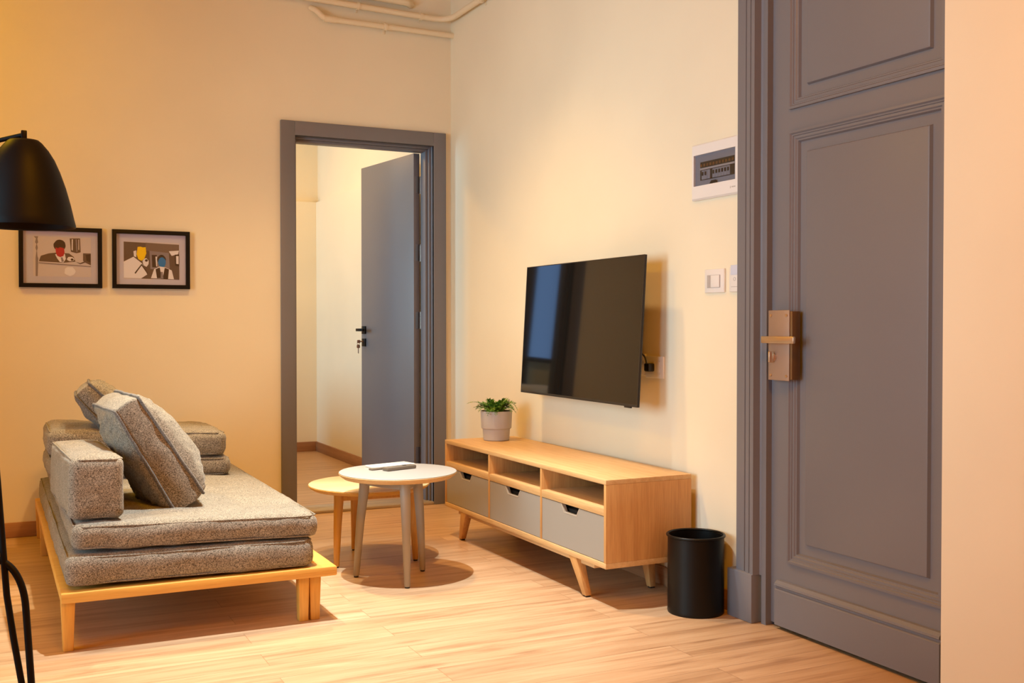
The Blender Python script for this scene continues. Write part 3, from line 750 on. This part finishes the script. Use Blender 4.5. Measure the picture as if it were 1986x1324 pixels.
bm = NB(); lathe(bm, [(.006, 0), (.006, .0012), (.009, .0012), (.009, 0)], (1.560, 4.197, zt + .0149), 20); finish('button_ring', bm, M['black_plastic'], r1_)
r2_ = thing('remote_control', 'small dark grey remote peeking out under the left end of the booklet', 'remote control', (1.45, 4.228, zt))
bm = NB(); rot_box(bm, (1.458, 4.226), .085, .030, zt, zt + .007, R(16), .003); finish('remote_body', bm, M['remote'], r2_)

# ------------------------------------------------------------------ TV cabinet
CX0, CX1, CY0, CY1, CZ0, CZ1 = 2.0245, 2.405, 3.339, 4.872, .149, .477
cab = thing('tv_cabinet', 'long light oak cabinet on splayed legs below the television', 'cabinet', (2.21, 4.1, 0))
th = .018
bm = NB(); box(bm, CX0, CX1, CY0, CY1, CZ1 - th, CZ1, .0015); finish('top_panel', bm, M['oak'], cab)
bm = NB(); box(bm, CX0, CX1, CY0, CY1, CZ0, CZ0 + .021, .0015); finish('bottom_panel', bm, M['oak'], cab)
for y0 in (CY0, CY1 - .016):
    bm = NB(); box(bm, CX0 + .0005, CX1, y0, y0 + .016, CZ0 + .021, CZ1 - th, .001); finish('side_panel', bm, M['oak_z'], cab)
SH0, SH1 = .343, .3725
bays = []; inner = CY1 - CY0 - .032; bw = (inner - 2 * .014) / 3
y = CY0 + .016
for k in range(3):
    bays.append((y, y + bw)); y += bw + .014
for k in range(2):
    bm = NB(); box(bm, CX0 + .001, CX1 - .012, bays[k][1], bays[k + 1][0], CZ0 + .021, CZ1 - th, .001); finish('divider', bm, M['oak_z'], cab)
bm = NB(); box(bm, CX1 - .012, CX1 - .004, CY0 + .016, CY1 - .016, CZ0 + .021, CZ1 - th); finish('back_panel', bm, M['oak_z'], cab)
for (a, b) in bays:
    bm = NB(); box(bm, CX0 + .0012, CX1 - .012, a, b, SH0, SH1, .001); finish('shelf', bm, M['oak'], cab)
    # drawer front with a notch
    c = (a + b) / 2 + .01; z0, z1 = CZ0 + .0235, SH0 - .002; dn = .030
    pts = [(a + .002, z0), (b - .002, z0), (b - .002, z1), (c + .070, z1), (c + .048, z1 - dn), (c - .048, z1 - dn), (c - .070, z1), (a + .002, z1)]
    bm = NB(); prism(bm, pts, 'x', CX0 + .003, CX0 + .019)
    dr = finish('drawer', bm, M['drawer'], cab, angle=20)
    bm = NB()
    e = [(c + .070, z1), (c + .048, z1 - dn), (c - .048, z1 - dn), (c - .070, z1)]
    o_ = [(c - .074, z1), (c - .050, z1 - dn - .003), (c + .050, z1 - dn - .003), (c + .074, z1)]
    prism(bm, e + o_, 'x', CX0 + .0022, CX0 + .0032); finish('notch_edge', bm, M['drawer_edge'], dr, angle=20)
    bm = NB(); box(bm, CX0 + .03, CX1 - .03, a + .012, b - .012, z0, z1 - .02); finish('drawer_box', bm, M['dark_inside'], dr)  # solid dark block stands in for the shaded hollow behind the notch
bm = NB(); box(bm, CX0 + .022, CX0 + .052, CY0 + .12, CY1 - .12, CZ0 - .022, CZ0, .001); box(bm, CX1 - .07, CX1 - .04, CY0 + .12, CY1 - .12, CZ0 - .022, CZ0, .001)
finish('under_rail', bm, M['oak'], cab)
for (x0, x1, yt, yb_) in ((2.044, 2.062, 3.592, 3.540), (2.044, 2.062, 4.650, 4.742), (2.368, 2.362, 3.592, 3.548), (2.368, 2.362, 4.650, 4.742)):
    bm = NB(); frustum(bm, (x1, yb_, .006), (x0, yt, CZ0), (.013, .014), (.018, .030), .002); lg = finish('leg', bm, M['oak_z'], cab)
    bm = NB(); box(bm, x1 - .010, x1 + .010, yb_ - .010, yb_ + .010, 0, .007); finish('foot_pad', bm, M['black_plastic'], lg)

# ------------------------------------------------------------------ potted fern
pc = (2.245, 4.742)
pf = thing('potted_fern', 'small green fern in a ribbed light grey pot on the oak cabinet', 'plant', (pc[0], pc[1], CZ1))
k_ = .077
bm = NB(); lathe(bm, [(0, 0), (.060, 0), (.064, .004), (.0675, .056), (.0715, .058), (.0745, .062), (.0785, .142), (.078, .145), (.075, .145), (.073, .130), (0, .130)], (pc[0], pc[1], CZ1), 64)
finish('pot', bm, M['pot'], pf, angle=25)
bm = NB(); lathe(bm, [(0, .006), (.04, .004), (.0725, 0)], (pc[0], pc[1], CZ1 + .131), 32); finish('soil', bm, M['soil'], pf)
bm = NB(); rnd = random.Random(5)
def frond(az, length, rise, droop, w_):
    base = Vector((pc[0] + .03 * math.cos(az) * rnd.random(), pc[1] + .03 * math.sin(az) * rnd.random(), CZ1 + .133))
    dirh = Vector((math.cos(az), math.sin(az), 0)); side = Vector((-math.sin(az), math.cos(az), 0))
    n = 13; P = []
    for i in range(n + 1):
        t = i / n; P.append(base + dirh * length * t + Vector((0, 0, rise * math.sin(min(t * 1.9, math.pi / 1.4)) - droop * t ** 3)))
    tube(bm, P, [.0014 * (1 - .7 * i / n) + .0003 for i in range(n + 1)], 5)
    for i in range(2, n + 1):
        t = i / n; tang = (P[i] - P[i - 1]).normalized(); ll = w_ * math.sin(math.pi * min(1, t * .9 + .08)) ** .6 * rnd.uniform(.8, 1.15)
        for s in (-1, 1):
            d = (side * s + tang * .9 + Vector((0, 0, rnd.uniform(-.1, .45)))).normalized(); nrm = tang.cross(d).normalized(); wd = d.cross(nrm).normalized() * ll * .17
            a = P[i]; vs = [bm.verts.new(a), bm.verts.new(a + d * ll * .45 + wd), bm.verts.new(a + d * ll), bm.verts.new(a + d * ll * .45 - wd)]
            bm.faces.new(vs)
            lo = [bm.verts.new(a + d * ll * .4), bm.verts.new(a + d * ll * .45 + wd + nrm * ll * .10 + d * ll * .25)]
for i in range(46):
    az = rnd.uniform(0, 6.283); inner_ = i % 3 == 0
    frond(az, rnd.uniform(.02, .055) if inner_ else rnd.uniform(.06, .095), rnd.uniform(.05, .075) if inner_ else rnd.uniform(.03, .06), rnd.uniform(0, .02) if inner_ else rnd.uniform(.0, .045), rnd.uniform(.020, .030))
frond(R(152), .135, .06, .012, .020); frond(R(-75), .115, .075, .045, .024); frond(R(-40), .10, .07, .05, .024)
for v in [v for v in bm.verts if not v.link_faces]: bm.verts.remove(v)
finish('foliage', bm, M['leaf'], pf, angle=30)

# ------------------------------------------------------------------ television on its bracket
tv = thing('television', 'flat black television mounted on the right wall above the oak cabinet', 'television', (2.312, 4.06, 1.022), None, (0, 0, 0))
psi, tau = R(1.2), .057
# local axes: +x towards the wall, y along the wall
tv.rotation_euler = (0, tau, -psi)
hw, hh = .531, .3015
bm = NB(); box(bm, 0, .010, -hw, hw, -hh, hh, .0015); box(bm, .010, .038, -hw * .72, hw * .72, -hh + .02, hh * .25, .008); finish('tv_body', bm, M['black_plastic'], tv, local=True)
bm = NB(); rect_loft(bm, (-hw, hw, -hh, hh), [(0, 0), (0, .0022), (.003, .0022), (.0035, .0008)], lambda a, b, h: (-h, a, b), cap=False)
box(bm, -.0022, -.0008, -hw + .002, hw - .002, -hh + .0, -hh + .010); finish('bezel', bm, M['bezel'], tv, local=True)
bm = NB(); box(bm, -.0012, .0, -hw + .0032, hw - .0032, -hh + .009, hh - .0032); finish('screen', bm, M['screen'], tv, local=True)
bm = NB(); box(bm, -.0015, .006, -hw + .05, -hw + .10, -hh - .006, -hh + .001, .001); finish('sensor', bm, M['black_plastic'], tv, local=True)
bm = NB(); box(bm, .036, .05, -.2, .2, -.13, .10, .002); box(bm, .046, .085, -.05, .05, -.05, .05, .002); finish('wall_bracket', bm, M['black_metal'], tv, local=True)

# ------------------------------------------------------------------ wall plates
def plate(name, label, cat, y0, y1, z0, z1, t_=.009):
    t = thing(name, label, cat, (W, (y0 + y1) / 2, (z0 + z1) / 2))
    bm = NB(); box(bm, W - t_, W, y0, y1, z0, z1, .0025); finish('faceplate', bm, M['white_plastic'], t); return t
sw = plate('light_switch', 'small white light switch below the breaker box', 'switch', 3.170, 3.288, 1.166, 1.254)
bm = NB(); rect_loft(bm, (3.192, 3.272, 1.184, 1.232), [(0, 0), (.001, -.0), (.001, .001)], lambda a, b, h: (W - .0092 - h, a, b)); finish('rocker_frame', bm, M['shade_plastic'], sw)
bm = NB(); box(bm, W - .013, W - .009, 3.1945, 3.246, 1.1855, 1.2305, .001); finish('rocker', bm, M['white_plastic'], sw)
bm = NB(); box(bm, W - .0115, W - .009, 3.253, 3.267, 1.187, 1.229, .001); finish('rocker', bm, M['shade_plastic'], sw)  # left rocker coloured grey to look shaded
ic = plate('intercom_plate', 'white wall plate with a pale blue strip, beside the door casing', 'wall plate', 3.070, 3.136, 1.166, 1.256, .012)
bm = NB(); box(bm, W - .014, W - .011, 3.071, 3.125, 1.228, 1.263, .001); finish('blue_strip', bm, M['blue_plastic'], ic)
bm = NB()
pts = [(W - .0125, 3.104 + .006 * math.cos(a), 1.212 + .006 * math.sin(a)) for a in [k * math.pi / 8 for k in range(17)]]
tube(bm, pts, .0007, 5, cap=False); finish('round_mark', bm, M['shade_plastic'], ic)
bm = NB(); box(bm, W - .0128, W - .0118, 3.071, 3.124, 1.1835, 1.185); finish('slot_line', bm, M['shade_plastic'], ic)

so = plate('wall_socket', 'cream wall socket right of the television with a black plug in it', 'socket', 3.562, 3.688, .830, .918, .010)
bm = NB(); rect_loft(bm, (3.578, 3.668, .846, .902), [(0, 0), (0, .001), (.001, .001)], lambda a, b, h: (W - .0105 - h, a, b)); finish('socket_insert', bm, M['white_plastic'], so)
bm = NB(); box(bm, W - .0125, W - .010, 3.584, 3.606, .852, .896, .0008); finish('rocker', bm, M['white_plastic'], so)
so2 = plate('wall_socket', 'cream wall socket half hidden behind the television edge', 'socket', 3.694, 3.820, .838, .926, .010)
plug = thing('power_cable', 'black television cable and plug in the wall socket', 'cable', (W, 3.635, .872))
bm = NB(); box(bm, W - .042, W - .0105, 3.618, 3.654, .856, .890, .006); finish('plug', bm, M['black_plastic'], plug)
bm = NB(); tube(bm, smooth_path([(W - .030, 3.648, .880), (W - .032, 3.660, .925), (W - .045, 3.73, .938), (W - .05, 3.83, .93), (W - .045, 3.9, .95)], .03), .0035, 8); finish('cord', bm, M['black_plastic'], plug)

# breaker box
bb = thing('breaker_box', 'white fuse box with a smoky window high on the wall by the door', 'breaker box', (W, 3.22, 1.62))
by0, by1, bz0, bz1 = 3.072, 3.366, 1.519, 1.731
wy0, wy1, wz0, wz1 = 3.098, 3.350, 1.572, 1.689
bm = NB()
rect_loft(bm, (by0, by1, bz0, bz1), [(0, 0), (0, .010), (.006, .020), (.0245, .022), (.0255, .008)], lambda a, b, h: (W - h, min(max(a, by0), by1), b), cap=False)
bm.free(); bm = NB()
def ring(bm, outer, inner_, h0, h1):
    o4 = [(outer[0], outer[2]), (outer[1], outer[2]), (outer[1], outer[3]), (outer[0], outer[3])]
    i4 = [(inner_[0], inner_[2]), (inner_[1], inner_[2]), (inner_[1], inner_[3]), (inner_[0], inner_[3])]
    L_ = [[bm.verts.new((W - h, a, b)) for a, b in r_] for h, r_ in ((0, o4), (h0, o4), (h1, [(outer[0] + .006, outer[2] + .006), (outer[1] - .006, outer[2] + .006), (outer[1] - .006, outer[3] - .006), (outer[0] + .006, outer[3] - .006)]), (h1, i4), (.006, i4))]
    for p, q in zip(L_, L_[1:]):
        for k in range(4): bm.faces.new((p[k], p[(k + 1) % 4], q[(k + 1) % 4], q[k]))
    bm.faces.new(L_[-1])
ring(bm, (by0, by1, bz0, bz1), (wy0, wy1, wz0, wz1), .009, .016)
finish('cover_frame', bm, M['white_plastic'], bb, angle=20)
bm = NB(); box(bm, W - .0075, W - .006, wy0 + .001, wy1 - .001, wz0 + .001, wz1 - .001); finish('inner_panel', bm, M['smoke'], bb)
bm = NB(); box(bm, W - .0082, W - .0072, wy0 + .014, wy1 - .032, wz0 + .020, wz1 - .028); finish('recess', bm, M['dark_inside'], bb)
bm = NB()
for k in range(11):
    y = wy0 + .018 + k * .019
    box(bm, W - .0088, W - .008, y, y + .012, wz1 - .046, wz1 - .036)
finish('cable_window', bm, M['brass_dark'], bb)
bm = NB(); box(bm, W - .0095, W - .008, wy0 + .012, wy1 - .03, wz1 - .058, wz1 - .051); finish('label_strip', bm, M['shade_plastic'], bb)
for i in range(9):
    y = wy0 + .036 + i * .0175 + (.014 if i > 5 else 0)
    bm = NB(); box(bm, W - .0125, W - .0085, y, y + .0165, wz0 + .022, wz0 + .056, .001); br = finish('circuit_breaker', bm, M['smoke'], bb)
    if i != 6: 
        bm = NB(); box(bm, W - .0150, W - .012, y + .004, y + .0125, wz0 + .036, wz0 + .050, .001); finish('toggle', bm, M['black_plastic'], br)
bm = NB(); box(bm, W - .0152, W - .0140, wy0 + .0006, wy1 - .0006, wz0 + .0006, wz1 - .0006); finish('smoky_cover', bm, M['smoke_cover'], bb)
bm = NB(); prism(bm, [(3.205, wz0 + .001), (3.250, wz0 + .001), (3.240, wz0 + .012), (3.213, wz0 + .012)], 'x', W - .0165, W - .0151); finish('cover_catch', bm, M['black_plastic'], bb)
bm = NB(); box(bm, W - .0163, W - .0158, 3.124, 3.127, bz0 + .0225, bz0 + .031)
for k in range(6): box(bm, W - .0163, W - .0158, 3.0965 + k * .0038, 3.0992 + k * .0038, bz0 + .025, bz0 + .0295)
finish('maker_mark', bm, M['shade_plastic'], bb)

# ------------------------------------------------------------------ waste bin
bc = (2.312, 3.182)
bin_ = thing('waste_bin', 'round black metal waste bin between the oak cabinet and the door casing', 'bin', (bc[0], bc[1], 0))
bm = NB(); br_, bh = .1020, .281
lathe(bm, [(0, .012), (br_ - .004, .012), (br_ - .004, .004), (br_ - .001, 0), (br_ + .001, .006), (br_, .014), (br_, bh - .006), (br_ - .002, bh - .004), (br_ - .003, .02), (0, .018)], (bc[0], bc[1], 0), 72)
finish('bin_body', bm, M['black_satin'], bin_, angle=40)
bm = NB()
pts = [(bc[0] + (br_ + .001) * math.cos(2 * math.pi * k / 64), bc[1] + (br_ + .001) * math.sin(2 * math.pi * k / 64), bh) for k in range(65)]
tube(bm, pts, .0048, 10, cap=False); finish('rim', bm, M['black_satin'], bin_, angle=60)

# ------------------------------------------------------------------ bedroom seen in the television reflection
bd = thing('bed', 'white made bed in the bedroom, seen only reflected in the television', 'bed', (-.3, 7.6, 0))
bm = NB(); box(bm, -.95, 1.22, 6.9, 8.1, .12, .35, .02); finish('bed_base', bm, M['curtain'], bd)
o_ = finish('mattress', cushion_bm(2.2, 1.2, .37, .08, .02, .01, 4, .05), M['bed_white'], bd, local=True, angle=80); o_.location = (.44, -.1, .535)
def curtain(name, label, x0, x1, y, z0, z1, mt, amp=.03, per=.11):
    bm = NB(); n = int((x1 - x0) / .012); A = []; Bv = []
    for side_ in (0, 1):
        for zz, st in ((z0, A), (z1, Bv)):
            st.append([bm.verts.new((x0 + (x1 - x0) * i / n, y + amp * math.sin((x0 + (x1 - x0) * i / n) / per * 6.283) + side_ * .004, zz)) for i in range(n + 1)])
    for s_ in (0, 1):
        for i in range(n): bm.faces.new((A[s_][i], A[s_][i + 1], Bv[s_][i + 1], Bv[s_][i]))
    for st in (A, Bv):
        for i in range(n): bm.faces.new((st[0][i], st[0][i + 1], st[1][i + 1], st[1][i]))
    for i in (0, n): bm.faces.new((A[0][i], A[1][i], Bv[1][i], Bv[0][i]))
    return tag(finish(name, bm, mt, None), label, 'curtain')
curtain('curtain', 'dark curtain left of the bedroom window, seen in the television reflection', .50, 1.2, 8.47, .02, 2.5, M['curtain'])
curtain('curtain', 'dark curtain right of the bedroom window, seen in the television reflection', -.75, .10, 8.47, .02, 2.5, M['curtain'])
e = mat('bright_window_sky', (0, 0, 0), 1); e.node_tree.nodes['Principled BSDF'].inputs['Emission Color'].default_value = (.28, .52, 1, 1); e.node_tree.nodes['Principled BSDF'].inputs['Emission Strength'].default_value = 1.9
bm = NB(); box(bm, .12, .52, 8.585, 8.598, .98, 2.2); p2 = struct('window_2', bm, e)
bm = NB(); box(bm, .20, .225, 8.56, 8.584, .98, 2.2); box(bm, .08, .56, 8.56, 8.584, .94, .98); box(bm, .08, .56, 8.56, 8.584, 2.2, 2.24); finish('window_frame', bm, M['curtain'], p2)
